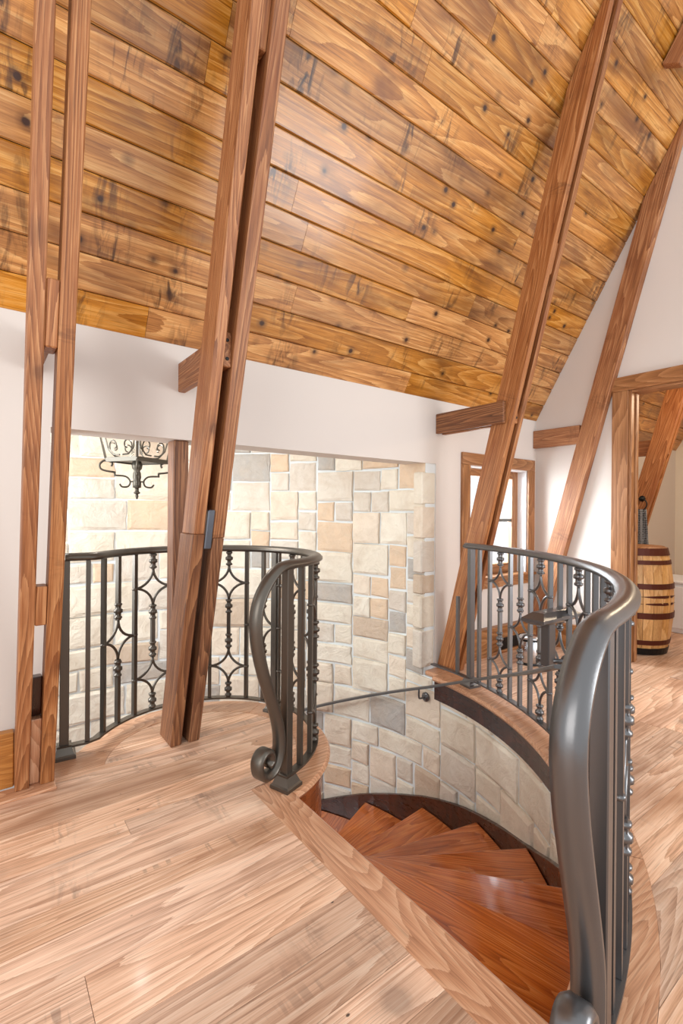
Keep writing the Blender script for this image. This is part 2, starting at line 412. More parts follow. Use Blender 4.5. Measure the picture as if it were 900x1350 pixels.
# landing border board with a rounded nosing, running along Y
bp = [(-0.0, -0.02), (0.0, 0.001), (XB1-XB0-0.012, 0.001), (XB1-XB0-0.003, -0.004), (XB1-XB0+0.004, -0.016), (XB1-XB0, -0.03), (XB1-XB0-0.02, -0.034), (0.02, -0.034)]
YB0, YB1 = YE0-0.0, 1.884
vs = [(0, -a, b) for a, b in bp]+[(YB1-YB0, -a, b) for a, b in bp]
n = len(bp)
fs = [tuple(range(n)), tuple(range(2*n-1, n-1, -1))]+[(i, (i+1) % n, n+(i+1) % n, n+i) for i in range(n)]
struct(obj('trim_1', mesh('landing_border', vs, fs), 'border', None, frame(Vector((XB0, YB0, 0)), Vector((0, 1, 0)), Vector((-1, 0, 0)), Vector((0, 0, 1)))))
# curved border of the balcony: pieces of ring
def ring_piece(name, c, r0, r1, a0, a1, z0, z1, n=10, nose=0.0):
    prof = [(r0, z0), (r0, z1), (r1-0.008, z1), (r1-0.002, z1-0.004), (r1+nose, (z0+z1)/2), (r1-0.004, z0+0.002)] if nose >= 0 else \
           [(r1, z0), (r1, z1), (r0+0.008, z1), (r0+0.002, z1-0.004), (r0+nose, (z0+z1)/2), (r0+0.004, z0+0.002)]
    vs, fs = [], []; m = len(prof)
    for i in range(n+1):
        a = rad(a0+(a1-a0)*i/n)
        for r, z in prof: vs.append((c.x+r*math.cos(a), c.y+r*math.sin(a), z))
    for i in range(n):
        for k in range(m): fs.append((i*m+k, i*m+(k+1) % m, (i+1)*m+(k+1) % m, (i+1)*m+k))
    fs += [tuple(range(m)), tuple(n*m+k for k in range(m-1, -1, -1))]
    return mesh(name, vs, fs)
trim2 = struct(obj('trim_2', ring_piece('balcony_edge_core', C2, BIN, BOUT-0.03, -75, 147, -0.10, -0.036, 30), 'redwood'))
cuts = [-74.5, -20, 36, 92, 147]
for i in range(4):
    obj('border_board', ring_piece('border_board', C2, BIN+0.001, BOUT, cuts[i]+0.12, cuts[i+1]-0.12, -0.034, 0.0012, 10, 0.006), 'border', trim2)
# straight piece of border from the left jamb to the arc
me = prism('border_board', [(C2.x+(BIN+0.001)*math.cos(rad(a)), C2.y+(BIN+0.001)*math.sin(rad(a))) for a in (162.6, 159, 155, 151, 147.1)]+[ (0.915+BOUT*math.cos(rad(147.1)), 2.34+BOUT*math.sin(rad(147.1))), (0.262, 2.74), (0.262, 2.4765)], -0.034, 0.001)
obj('border_board', me, 'border', trim2)
# base strip in front of the left wall
struct(wbox('trim_6', -1.9, 0.275, 2.376, 2.475, 0.0, 0.012, 'border', None, 0.003))

# curb around the stairwell: ring of boards plus a dark fascia
trim3 = struct(obj('trim_3', ring_piece('curb_fascia', CR, CUI+0.022, CUI+0.045, -79, -2.2, -0.17, -0.03, 40, 0), 'darkwood'))
cc = [-79.9, -58, -36, -14, -2.2]
for i in range(4):
    obj('curb_board', ring_piece('curb_board', CR, CUI, CUO-0.001, cc[i]+0.05, cc[i+1]-0.05, -0.034, 0.0015, 12, -0.006), 'border', trim3)
obj('curb_board', ring_piece('curb_board', CR, 1.972, CUO-0.001, -2.15, 1.4, -0.034, 0.0, 4, -0.001), 'border', trim3)
# fascia under the landing border
struct(wbox('trim_4', XB1-0.04, XB1-0.018, 0.50, 1.74, -0.2, -0.034, 'redwood', None, 0.002, 'Y'))

# ------------------------------------------------------------------ knee wall, gable, tower
WX0, WX1, WZ0, WZ1 = 3.20, 4.035, 0.655, 1.585   # window opening
wall = struct(obj('wall_back', boxes('wall_back', [
    (FX0, OX0, YW, YW+0.2, 0, CZ+0.25), (OX0, OX1, YW, YW+0.2, OZ, CZ+0.25),
    (OX1, WX0, YW, YW+0.2, 0, CZ+0.25), (WX0, WX1, YW, YW+0.2, 0, WZ0-0.024), (WX0, WX1, YW, YW+0.2, WZ1, CZ+0.25),
    (WX1, FX1, YW, YW+0.2, 0, CZ+0.25)]), 'plaster'))
# gable wall with door opening (door_1)
DY0, DY1, DZ = 0.82, 1.70, 2.19
def zc(yy): return CZ+CS*(YW-yy)
TOP = 5.3
def gable_poly(pts, x0, x1):
    n = len(pts); vs = [(x0, a, b) for a, b in pts]+[(x1, a, b) for a, b in pts]
    return mesh('g', vs, [tuple(range(n)), tuple(range(2*n-1, n-1, -1))]+[(i, (i+1) % n, n+(i+1) % n, n+i) for i in range(n)])
ytop = YW-(TOP-CZ)/CS
g1 = gable_poly([(YW, 0), (DY1, 0), (DY1, zc(DY1)+0.02), (YW, CZ+0.02)], XG, XG+0.12)
g2 = gable_poly([(DY1, DZ), (DY0, DZ), (DY0, TOP), (ytop, TOP), (DY1, zc(DY1)+0.02)], XG, XG+0.12)
g3 = gable_poly([(DY0, 0), (FY0, 0), (FY0, TOP), (DY0, TOP)], XG, XG+0.12)
struct(obj('wall_right', join_meshes('wall_right', [g1, g2, g3]), 'plaster'))
struct(obj('wall_bathroom', boxes('wall_bathroom', [(FX1-0.1, FX1, -0.4, YW, 0, 4.2), (XG+0.12, FX1, -0.5, -0.4, 0, 4.2)]), 'plaster_warm'))

# sloped plank ceiling
E_ = Vector((0, -1, CS)).normalized(); NN = Vector((1, 0, 0)).cross(E_)
def cpt(x, u, d=0): return Vector((x, YW, CZ))+E_*u+NN*d
PW = 0.155
cv = []
Umax = (TOP-CZ)/E_.z
def slab(x0, x1, u0, u1, d0, d1):
    c = [cpt(x0, u0, d0), cpt(x1, u0, d0), cpt(x1, u1, d0), cpt(x0, u1, d0), cpt(x0, u0, d1), cpt(x1, u0, d1), cpt(x1, u1, d1), cpt(x0, u1, d1)]
    return mesh('slab', c, [(0, 3, 2, 1), (4, 5, 6, 7), (0, 1, 5, 4), (1, 2, 6, 5), (2, 3, 7, 6), (3, 0, 4, 7)])
ceil = struct(obj('ceiling', slab(FX0, FX1, 0.0, Umax, -0.06, -0.016), 'backing'))
plank_cache = {}
def ceil_plank(x0, x1, u):
    Lq = round(x1-x0, 2)
    if Lq not in plank_cache:
        pr = [(0.001, -0.015), (0.001, -0.006), (0.007, 0), (PW-0.008, 0), (PW-0.002, -0.006), (PW-0.002, -0.015)]
        vs = [(0.0008, a, b) for a, b in pr]+[(Lq-0.0008, a, b) for a, b in pr]; n = 6
        plank_cache[Lq] = mesh('ceiling_plank', vs, [tuple(range(n)), tuple(range(2*n-1, n-1, -1))]+[(i, (i+1) % n, n+(i+1) % n, n+i) for i in range(n)])
    obj('ceiling_plank', plank_cache[Lq], 'pine', ceil, frame(cpt(x0, u), Vector((1, 0, 0)), E_, NN))
i = 0
while i*PW < Umax-PW:
    x = FX0; first = True
    while x < XG-0.001:
        ln = round(rng.uniform(0.6, 2.6) if first else rng.choice([1.4, 1.8, 2.2, 2.6, 3.0]), 2); first = False
        if XG-(x+ln) < 0.5: ln = XG-x
        ceil_plank(x, x+ln, i*PW); x += ln
    if i < 14:
        ceil_plank(XG+0.12, XG+1.12, i*PW); ceil_plank(XG+1.12, XG+2.6, i*PW); ceil_plank(XG+2.6, FX1-0.1, i*PW)
    i += 1

# tower
def ringwall(name, c, r0, r1, a0, a1, z0, z1, n):
    vs, fs = [], []
    for i in range(n+1):
        a = rad(a0+(a1-a0)*i/n)
        for r, z in ((r0, z0), (r0, z1), (r1, z1), (r1, z0)): vs.append((c.x+r*math.cos(a), c.y+r*math.sin(a), z))
    for i in range(n):
        for k in range(4): fs.append((i*4+k, i*4+(k+1) % 4, (i+1)*4+(k+1) % 4, (i+1)*4+k))
    fs += [(0, 1, 2, 3), tuple(n*4+k for k in (3, 2, 1, 0))]
    return mesh(name, vs, fs)
R_MO = R_ST+0.018
tower = struct(obj('wall_tower', join_meshes('wall_tower', [
    ringwall('t', CR, R_MO, R_MO+0.12, 1.6, 134, -2.9, 3.0, 60), ringwall('t', CR, R_MO, R_MO+0.12, -80, 1.6, -2.9, -0.036, 40),
    ringwall('t', CR, R_MO, R_MO+0.12, 166, 178.5, -2.9, 3.0, 8), ringwall('t', CR, R_MO, R_MO+0.12, 134, 166, -2.9, 0.5, 12),
    ringwall('t', CR, R_MO, R_MO+0.12, 134, 166, 2.2, 3.0, 12),
    boxes('t', [(2.70, OX1, YW+0.045, YW+0.2, 0, OZ)])]), 'mortar'))
struct(obj('ceiling_tower', prism('ceiling_tower', [(CR.x+2.1*math.cos(rad(a)), CR.y+2.1*math.sin(rad(a))) for a in range(6, 175, 6)], 3.0, 3.08), 'plaster'))
struct(obj('floor_lower', prism('floor_lower', [(CR.x+2.1*math.cos(rad(a)), CR.y+2.1*math.sin(rad(a))) for a in range(0, 360, 10)], -3.0, -2.9), 'floor'))
added_frame = struct(obj('added_tower_window', boxes('added_tower_window', []) if False else ringwall('added_tower_window', CR, R_MO+0.02, R_MO+0.06, 134, 136, 0.5, 2.2, 2), 'casing'))  # unseen window frame, added to give the tower light an opening
obj('frame_side', ringwall('frame_side', CR, R_MO+0.02, R_MO+0.06, 164, 166, 0.5, 2.2, 2), 'casing', added_frame)

# stones: ashlar packing on the unrolled wall
def skirt_z(th):   # top of the stair skirting by angle (degrees, about CR)
    t = [(-60, -0.30), (-43.9, -0.42), (-32.9, -0.59), (-20.6, -0.713), (-9, -0.817), (0, -0.918), (20, -1.174), (30.6, -1.325), (60, -1.72), (110, -2.4)]
    if th <= t[0][0]: return t[0][1]
    for (a, b), (c, d) in zip(t, t[1:]):
        if th <= c: return b+(d-b)*(th-a)/(c-a)
    return t[-1][1]
CELL = 0.088; A0 = -63.0; DA = math.degrees(CELL/R_ST)
ncol = int((112-A0)/DA); Z0 = -1.62; nrow = int((2.2-Z0)/CELL)
def valid(i, j):
    th = A0+(i+0.5)*DA; z = Z0+(j+0.5)*CELL
    if th < -2.2 and z > -0.15: return False
    if th < 1.8 and z > -0.03: return False
    if z < skirt_z(th)-0.09: return False
    if th > 34 and z < -0.85: return False
    return True
free = {(i, j) for i in range(ncol) for j in range(nrow) if valid(i, j)}
sizes = [(6, 3), (5, 3), (5, 3), (4, 3), (4, 3), (4, 3), (4, 2), (5, 2), (5, 2), (3, 3), (3, 2), (2, 2)]
fillers = [(4, 2), (3, 2), (2, 2), (3, 1), (2, 1), (1, 2), (1, 1)]
def stone(i, j, wc, hc):
    g = 0.009
    s0, s1, z0, z1 = i*CELL+g, (i+wc)*CELL-g, Z0+j*CELL+g, Z0+(j+hc)*CELL-g
    if (z0+z1)/2 < -0.1:
        s0 += rng.uniform(-.003, .006)
    jt = lambda: rng.uniform(-0.008, 0.007)
    cor = [(s0+jt()*.7, z0+jt()), (s1+jt()*.7, z0+jt()), (s1+jt()*.7, z1+jt()), (s0+jt()*.7, z1+jt())]
    top = rng.uniform(0.012, 0.03)
    n = 3; vs = []; idx = {}
    sc_, zc_ = (s0+s1)/2, (z0+z1)/2; tc = rad(A0)+sc_/R_ST
    ctr = Vector((CR.x+R_MO*math.cos(tc), CR.y+R_MO*math.sin(tc), zc_))
    def P3(s, z, d):
        t = rad(A0)+s/R_ST; r = R_MO+0.004-d
        return Vector((CR.x+r*math.cos(t), CR.y+r*math.sin(t), z))-ctr
    def bil(u, v):
        return tuple(cor[0][k]*(1-u)*(1-v)+cor[1][k]*u*(1-v)+cor[2][k]*u*v+cor[3][k]*(1-u)*v for k in (0, 1))
    for a in range(n+1):
        for b in range(n+1):
            u, v = a/n, b/n
            edge = a in (0, n) or b in (0, n)
            if not edge:
                u = (0.07, 0.93)[a-1] if n == 3 else u; v = (0.09, 0.91)[b-1] if n == 3 else v
                u += rng.uniform(-.025, .025); v += rng.uniform(-.03, .03)
            elif a not in (0, n): u += rng.uniform(-.04, .04); v += rng.uniform(-.02, .02)
            elif b not in (0, n): v += rng.uniform(-.04, .04); u += rng.uniform(-.02, .02)
            p = bil(u, v)
            idx[a, b] = len(vs)
            vs.append(P3(p[0], p[1], top-(0.006 if edge else 0)+rng.uniform(-.0025, .0025)))
    fs = [(idx[a, b], idx[a+1, b], idx[a+1, b+1], idx[a, b+1]) for a in range(n) for b in range(n)]
    rim = [(a, 0) for a in range(n)]+[(n, b) for b in range(n)]+[(a, n) for a in range(n, 0, -1)]+[(0, b) for b in range(n, 0, -1)]
    base = []
    for a, b in rim:
        p = bil(a/n, b/n); base.append(len(vs)); q = ((p[0]-sc_)*1.02+sc_, (p[1]-zc_)*1.02+zc_); vs.append(P3(q[0], q[1], -0.002))
    m_ = len(rim)
    fs += [(idx[rim[k]], base[k], base[(k+1) % m_], idx[rim[(k+1) % m_]]) for k in range(m_)]
    o = obj('stone', mesh('stone', vs, fs), 'stone', tower, Matrix.Translation(ctr))
def run_right(i, j):
    q = 0
    while (i+q, j) in free: q += 1
    return q
def place(i, j, lst):
    run = run_right(i, j)
    for strict in (True, False):
        for wc, hc in lst:
            if strict and run-wc == 1: continue
            cells = [(i+a, j+b) for a in range(wc) for b in range(hc)]
            if all(c in free for c in cells):
                for c in cells: free.discard(c)
                stone(i, j, wc, hc); return
for j in range(nrow):
    for i in range(ncol):
        if (i, j) in free:
            q = sizes[:]+([(6, 3), (7, 3), (5, 3), (6, 4)] if A0+i*DA > 50 else []); rng.shuffle(q); place(i, j, q[:7]+fillers)
# stacked return stones beside the right jamb
zz = 0.01; 
while zz < OZ-0.1:
    hh = min(rng.choice([0.16, 0.2, 0.26, 0.3]), OZ-0.01-zz)
    me = bevel(boxes('stone', [(-0.072, 0.078, -0.02, 0.075, -hh/2+0.008, hh/2-0.008)]), 0.01, 1)
    obj('stone', me, 'stone', tower, Matrix.Translation((2.73, YW+0.022, zz+hh/2))); zz += hh

# ------------------------------------------------------------------ baseboards
b1 = struct(wbox('baseboard_left', FX0, 0.126, YW-0.05, YW, 0.012, 0.245, 'baseboard', None, 0.004))
b2 = struct(wbox('baseboard_back', 2.955, XG, YW-0.06, YW, 0, 0.225, 'casing', None, 0.004))
obj('shoe_moulding', bevel(boxes('shoe_moulding', [(0, XG-2.955-0.04, -0.02, 0, 0, 0.025)]), 0.006, 1), 'casing', b2, Matrix.Translation((2.96, YW-0.06, 0)))
struct(wbox('baseboard_right', XG-0.03, XG, 1.84, YW-0.06, 0, 0.225, 'casing', None, 0.004, 'Y'))

# ------------------------------------------------------------------ window_1
win = empty('window_1'); struct(win)
ca = 0.1
wbox('casing', WX0-ca, XG-0.045, YW-0.022, YW+0.0, WZ1, WZ1+ca, 'casing', win)
wbox('casing', WX0-ca, WX0, YW-0.022, YW+0.0, WZ0, WZ1, 'casing', win, along='Z')
wbox('casing', WX1, XG-0.045, YW-0.022, YW+0.0, WZ0, WZ1, 'casing', win, along='Z')
wbox('apron', WX0-ca, XG-0.045, YW-0.022, YW+0.0, WZ0-0.1, WZ0-0.025, 'casing', win)
wbox('window_sill', WX0-ca, XG-0.045, YW-0.045, YW+0.1, WZ0-0.025, WZ0, 'casing', win)
YS = YW+0.085
wbox('reveal', WX1-0.012, WX1, YW, YS, WZ0, WZ1, 'white', win, 0)
wbox('reveal', WX0, WX0+0.012, YW, YS, WZ0, WZ1, 'white', win, 0)
wbox('reveal', WX0+0.012, WX1-0.012, YW, YS, WZ1-0.012, WZ1, 'white', win, 0)
sw = 0.085
wbox('sash_stile', WX0+0.012, WX0+0.012+sw, YS, YS+0.05, WZ0, WZ1, 'casing', win, along='Z')
wbox('sash_stile', WX1-0.012-sw, WX1-0.012, YS, YS+0.05, WZ0, WZ1, 'casing', win, along='Z')
wbox('sash_rail', WX0+sw, WX1-sw, YS, YS+0.05, WZ1-0.075, WZ1-0.01, 'casing', win)
wbox('sash_rail', WX0+sw, WX1-sw, YS, YS+0.05, WZ0, WZ0+0.085, 'casing', win)
xm = (WX0+WX1)/2; zm = (WZ0+WZ1)/2+0.01
wbox('muntin', xm-0.014, xm+0.014, YS+0.008, YS+0.042, WZ0+0.08, WZ1-0.07, 'grille', win, along='Z')
wbox('muntin', WX0+sw, WX1-sw, YS+0.01, YS+0.04, zm-0.013, zm+0.013, 'grille', win)
for xa, xb in ((WX0+sw, xm-0.014), (xm+0.014, WX1-sw)):
    for za, zb in ((WZ0+0.085, zm-0.013), (zm+0.013, WZ1-0.075)):
        wbox('pane', xa, xb, YS+0.022, YS+0.026, za, zb, 'glass', win, 0)

# ------------------------------------------------------------------ door_1 casing on the gable wall
door = empty('door_1'); struct(door)
dx0 = XG-0.025
wbox('casing', dx0, XG, DY1+0.018, DY1+0.14, 0, DZ+0.0, 'casing', door, along='Z')
wbox('casing', dx0, XG, DY0-0.14, DY0-0.018, 0, DZ+0.0, 'casing', door, along='Z')
wbox('casing', dx0-0.004, XG, DY0-0.14, DY1+0.14, DZ, DZ+0.115, 'casing', door, along='Y')
wbox('jamb', XG-0.01, XG+0.13, DY1-0.004, DY1+0.018, 0, DZ, 'casing', door, along='Z')
wbox('jamb', XG-0.01, XG+0.13, DY0-0.018, DY0+0.004, 0, DZ, 'casing', door, along='Z')
wbox('jamb', XG-0.01, XG+0.13, DY0+0.004, DY1-0.004, DZ-0.02, DZ, 'casing', door, along='Y')
wbox('door_stop', XG+0.05, XG+0.08, DY1-0.018, DY1-0.004, 0, DZ-0.02, 'casing', door, along='Z')

# ------------------------------------------------------------------ timber frames
def leg(parent, name, x0, x1, yf, sl, z0, z1, depth, mat, clip_ceiling=True, zcut=None):
    """leaning member: front face at y = yf - sl*z, from z0 to z1; wide face across Y"""
    d = Vector((0, -sl, 1)).normalized(); up = Vector((0, 1, sl)).normalized()
    o = Vector((x0, yf-sl*z0, z0)); Ln = (z1-z0)/d.z
    pts = [(z0, 0), (z1, 0), (z1, depth), (z0, depth)]   # (z, y offset) parallelogram with level ends
    def loc(z, dy):
        p = Vector((0, -sl*(z-z0)+dy, z-z0)); return (p.dot(d), p.dot(up))
    poly = [loc(*p) for p in pts]
    if clip_ceiling:
        # cut the back top corner along the ceiling
        def zceil(dy_at): return None
        zb = (CZ+CS*(YW-yf-depth)-0.004)/(1-CS*sl) if True else 0
        zf = (CZ+CS*(YW-yf)-0.004)/(1-CS*sl)
        poly = [loc(z0, 0), loc(min(zf, 9), 0), loc(min(zb, 9), depth), loc(z0, depth)]
    X1 = x1-x0
    vs = [(a, b, 0) for a, b in poly]+[(a, b, X1) for a, b in poly]
    me = mesh(name, vs, [(0, 1, 2, 3), (7, 6, 5, 4)]+[(i, (i+1) % 4, 4+(i+1) % 4, 4+i) for i in range(4)])
    bevel(me, 0.004, 1)
    zax = Vector((1, 0, 0))
    yax = zax.cross(d)
    s = 1 if yax.dot(up) > 0 else -1
    # local frame (d, up, +-x)
    if s > 0: mw = frame(o, d, up, zax)
    else:
        mw = frame(Vector((x1, o.y, o.z)), d, up, -zax)
    return obj(name, me, mat, parent, mw)
def yfr(yf, sl, z): return yf-sl*z
G = 'timber frames along the knee wall'
# left frame
fl = root('timber_frame', 'paired reddish timber uprights at far left with pale wall between them', 'beam', G)
YL, SL = 2.43, 0.28
leg(fl, 'leg', 0.127, 0.177, YL, SL, 0.012, 9, 0.1, 'timber')
leg(fl, 'leg', 0.218, 0.270, YL, SL, 0.012, 9, 0.1, 'timber')
def spacer(parent, x0, x1, yf, sl, z0, z1, depth, mat='timber', name='spacer_block'):
    return leg(parent, name, x0, x1, yf, sl, z0, z1, depth, mat, False)
spacer(fl, 0.1775, 0.2175, YL+0.004, SL, 1.76, 1.975, 0.09)
spacer(fl, 0.1775, 0.2175, YL+0.004, SL, 0.74, 0.90, 0.09)
spacer(fl, 0.1775, 0.2175, YL+0.03, SL, 0.012, 0.32, 0.06, 'border')
spacer(fl, 0.1775, 0.2175, YL+0.07, SL, 0.321, 0.50, 0.05, 'darkwood')  # dark filler piece set back in the gap between the legs
wbox('collar_beam', 0.1775, 0.2175, yfr(YL, SL, 1.8)+0.12, YW, 1.81, 1.965, 'timber_old', fl, 0.004, 'Y')
# middle frame
fm = root('timber_frame', 'leaning double timber post standing on the rounded balcony floor', 'beam', G)
YM = 2.45
ZS = 1.09
leg(fm, 'leg', 0.78, 0.828, YM, SL, ZS, 9, 0.165, 'timber')
leg(fm, 'leg', 0.868, 0.928, YM, SL, ZS-0.02, 9, 0.165, 'timber')
spacer(fm, 0.778, 0.832, YM, SL, 0.0012, ZS-0.001, 0.185, 'timber_old', 'leg_base')
spacer(fm, 0.870, 0.927, YM, SL, 0.0012, ZS-0.021, 0.165, 'timber_old', 'leg_base')
spacer(fm, 0.8285, 0.8675, YM+0.03, SL, 2.95, 4.3, 0.12)
spacer(fm, 0.8285, 0.8675, YM+0.1, SL, 1.2, 1.80, 0.06)
spacer(fm, 0.833, 0.866, YM-0.006, SL, 1.02, 1.20, 0.01, 'plate', 'steel_plate')
wbox('collar_beam', 0.8285, 0.8675, yfr(YM, SL, 1.82)+0.012, YW, 1.815, 1.965, 'timber', fm, 0.004, 'Y')
wbox('side_post', 0.818, 0.898, YW+0.03, YW+0.13, 0.002, OZ-0.001, 'timber_old', fm, 0.005, 'Z')
# right frame
fr = root('timber_frame', 'leaning double timber post between the stone wall and the window', 'beam', G)
YR, SR = 2.365, 0.265
leg(fr, 'leg', 2.83, 2.87, YR, SR, 0.002, 9, 0.165, 'timber')
leg(fr, 'leg', 2.912, 2.952, YR+0.0, SR, 0.002, 9, 0.145, 'timber')
wbox('collar_beam', 2.8705, 2.9115, yfr(YR, SR, 1.82)+0.012, YW, 1.80, 1.95, 'timber', fr, 0.004, 'Y')
wbox('collar_beam', 2.80, 2.8295, yfr(YR, SR, 1.82)+0.05, YW, 1.80, 1.95, 'timber_old', fr, 0.004, 'Y')
spacer(fr, 2.8705, 2.9115, YR+0.02, SR, 2.72, 2.9, 0.1)
spacer(fr, 2.8705, 2.9115, YR+0.03, SR, 0.002, 0.6, 0.1)
BOLT = lathe('bolt', [(0.008, 0), (0.008, 0.004), (0.004, 0.006), (0.001, 0.0065)], 8)
for par, xc, yb, zs in ((fm, 0.848, yfr(YM, SL, 1.82)+0.012, (1.85, 1.93)), (fr, 2.891, yfr(YR, SR, 1.82)+0.012, (1.84, 1.915))):
    for z in zs: obj('bolt', BOLT, 'black', par, Matrix.Translation((xc, yb, z)) @ Matrix.Rotation(PI/2, 4, 'X'))
# gable frame on the wall
fg = root('timber_frame', 'single leaning timber fixed to the white gable wall beside the doorway', 'beam', G)
leg(fg, 'leg', 4.11, 4.178, 2.445, 0.275, 0.002, 9, 0.16, 'timber')
wbox('collar_beam', 4.13, 4.178, 2.445-0.275*1.88+0.165, YW, 1.80, 1.96, 'timber', fg, 0.004, 'Y')
# bathroom frame
fb = root('timber_frame', 'orange-lit leaning timber seen through the doorway', 'beam', G)
leg(fb, 'leg', 5.50, 5.55, 2.42, 0.28, 0.002, 9, 0.18, 'timber')
leg(fb, 'leg', 5.585, 5.63, 2.42, 0.28, 0.002, 9, 0.16, 'timber')
wbox('collar_beam', 5.551, 5.584, 2.42-0.28*1.85+0.01, YW, 1.80, 1.96, 'timber', fb, 0.004, 'Y')
# strut in the top right corner
fs_ = root('roof_strut', 'dark timber strut tip against the plank ceiling in the upper right corner', 'beam')
p0 = cpt(3.62, (4.17-CZ)/E_.z, 0.005); dv = Vector((-0.02, -0.5, 0.86)).normalized()
sd = Vector((1, 0, 0)); ax = sd.cross(dv).normalized()
me = beam_mesh('strut', 1.1, -0.06, 0.06, -0.03, 0.03)
dvx = Vector((0.0, -0.62, 0.95)).normalized()
obj('strut', me, 'timber', fs_, frame(p0+NN*0.06, dvx, Vector((1, 0, 0)).cross(dvx).normalized()*-1, -Vector((1, 0, 0))))

# ------------------------------------------------------------------ staircase
st = root('staircase', 'glossy red-brown winding wooden stairs curling down against the stone wall', 'stairs')
def wall_r(th, r=R_ST-0.034):
    """distance from C2 along angle th to the circle CR,r"""
    dx, dy = math.cos(th), math.sin(th); ox, oy = C2.x-CR.x, C2.y-CR.y
    b = ox*dx+oy*dy; c = ox*ox+oy*oy-r*r
    return -b+math.sqrt(b*b-c)
RISE = 0.2; DRUM = 0.585
ANG = [-86.5]+[-67.6+18.2*k for k in range(0, 12)]
for k in range(1, 13):
    a0, a1 = ANG[k-1]-2.0, ANG[k]
    mid = rad((a0+a1)/2)
    cosm, sinm = math.cos(-mid), math.sin(-mid)
    poly = []
    n = 5
    for i in range(n+1):
        t = rad(a0+(a1-a0)*i/n); r = wall_r(t); poly.append((r*math.cos(t-mid), r*math.sin(t-mid)))
    for i in range(n, -1, -1):
        t = rad(a0+(a1-a0)*i/n); poly.append((DRUM*math.cos(t-mid), DRUM*math.sin(t-mid)))
    me = prism('tread', poly, -0.032, 0)
    bevel(me, 0.006, 2)
    mw = Matrix.Translation((C2.x, C2.y, -RISE*k)) @ Matrix.Rotation(mid, 4, 'Z')
    obj('tread', me, 'tread', st, mw)
    t = rad(ANG[k]-1.6)
    ri = boxes('riser', [(DRUM+0.002, wall_r(t)-0.004, -0.01, 0.01, -RISE+0.001, -0.033)])
    obj('riser', ri, 'redwood', st, Matrix.Translation((C2.x, C2.y, -RISE*k)) @ Matrix.Rotation(t, 4, 'Z'))
# inner drum under the balcony edge
obj('inner_wall', ringwall('inner_wall', C2, DRUM-0.03, DRUM, -82, 200, -2.85, -0.036, 48), 'redwood', st)
# skirting on the stone side
vs, fs = [], []; n = 48
for i in range(n+1):
    th = -66+(150+66)*i/n; a = rad(th)
    zt = skirt_z(th); 
    for r, z in ((R_ST-0.030, zt-0.5), (R_ST-0.030, zt), (R_ST-0.004, zt), (R_ST-0.004, zt-0.5)):
        vs.append((CR.x+r*math.cos(a), CR.y+r*math.sin(a), z))
for i in range(n):
    for k in range(4): fs.append((i*4+k, i*4+(k+1) % 4, (i+1)*4+(k+1) % 4, (i+1)*4+k))
fs += [(0, 1, 2, 3), tuple(n*4+k for k in (3, 2, 1, 0))]
obj('skirt_board', mesh('skirt_board', vs, fs), 'darkwood', st)

# wall handrail with bracket
hr = root('wall_handrail', 'slim dark iron handrail curving along the stone wall above the stairs', 'handrail')
hpts = []
tab = [(-62, 0.70), (-45.3, 0.506), (-23.5, 0.223), (-2.4, -0.066), (19.1, -0.335), (29.8, -0.467), (60, -0.85), (75, -1.04)]
def hz(th):
    for (a, b), (c, d) in zip(tab, tab[1:]):
        if th <= c: return b+(d-b)*(th-a)/(c-a)
    return tab[-1][1]
ths = [-50+125*i/50 for i in range(51)]
RH = 1.86
hp = [Vector((CR.x+RH*math.cos(rad(t)), CR.y+RH*math.sin(rad(t)), hz(t))) for t in ths]
hs = [Vector((math.cos(rad(t)), math.sin(rad(t)), 0)) for t in ths]
obj('rail', sweep('rail', hp, hs, [(-0.02, -0.008), (-0.02, 0.004), (-0.012, 0.01), (0.012, 0.01), (0.02, 0.004), (0.02, -0.008)]), 'iron', hr, smooth=False)
for th in (0.2, 36.0):
    a = rad(th); e = Vector((math.cos(a), math.sin(a), 0)); c = Vector((CR.x, CR.y, hz(th)))
    pts = [c+e*RH+Vector((0, 0, -0.008)), c+e*RH+Vector((0, 0, -0.06)), c+e*(RH+0.015)+Vector((0, 0, -0.078)), c+e*(R_ST+0.005)+Vector((0, 0, -0.08))]
    br = obj('bracket', tube('bracket', catmull(pts, 4), 0.007, 8), 'iron', hr, smooth=True)
    pl = lathe('wall_rosette', [(0.002, -0.012), (0.02, -0.012), (0.026, -0.004), (0.034, 0), (0.034, 0.012), (0.001, 0.012)], 14)
    q = e.to_track_quat('Z', 'Y').to_matrix().to_4x4(); q.translation = c+e*(R_ST-0.024)+Vector((0, 0, -0.08))
    obj('rosette', pl, 'iron', br, q)
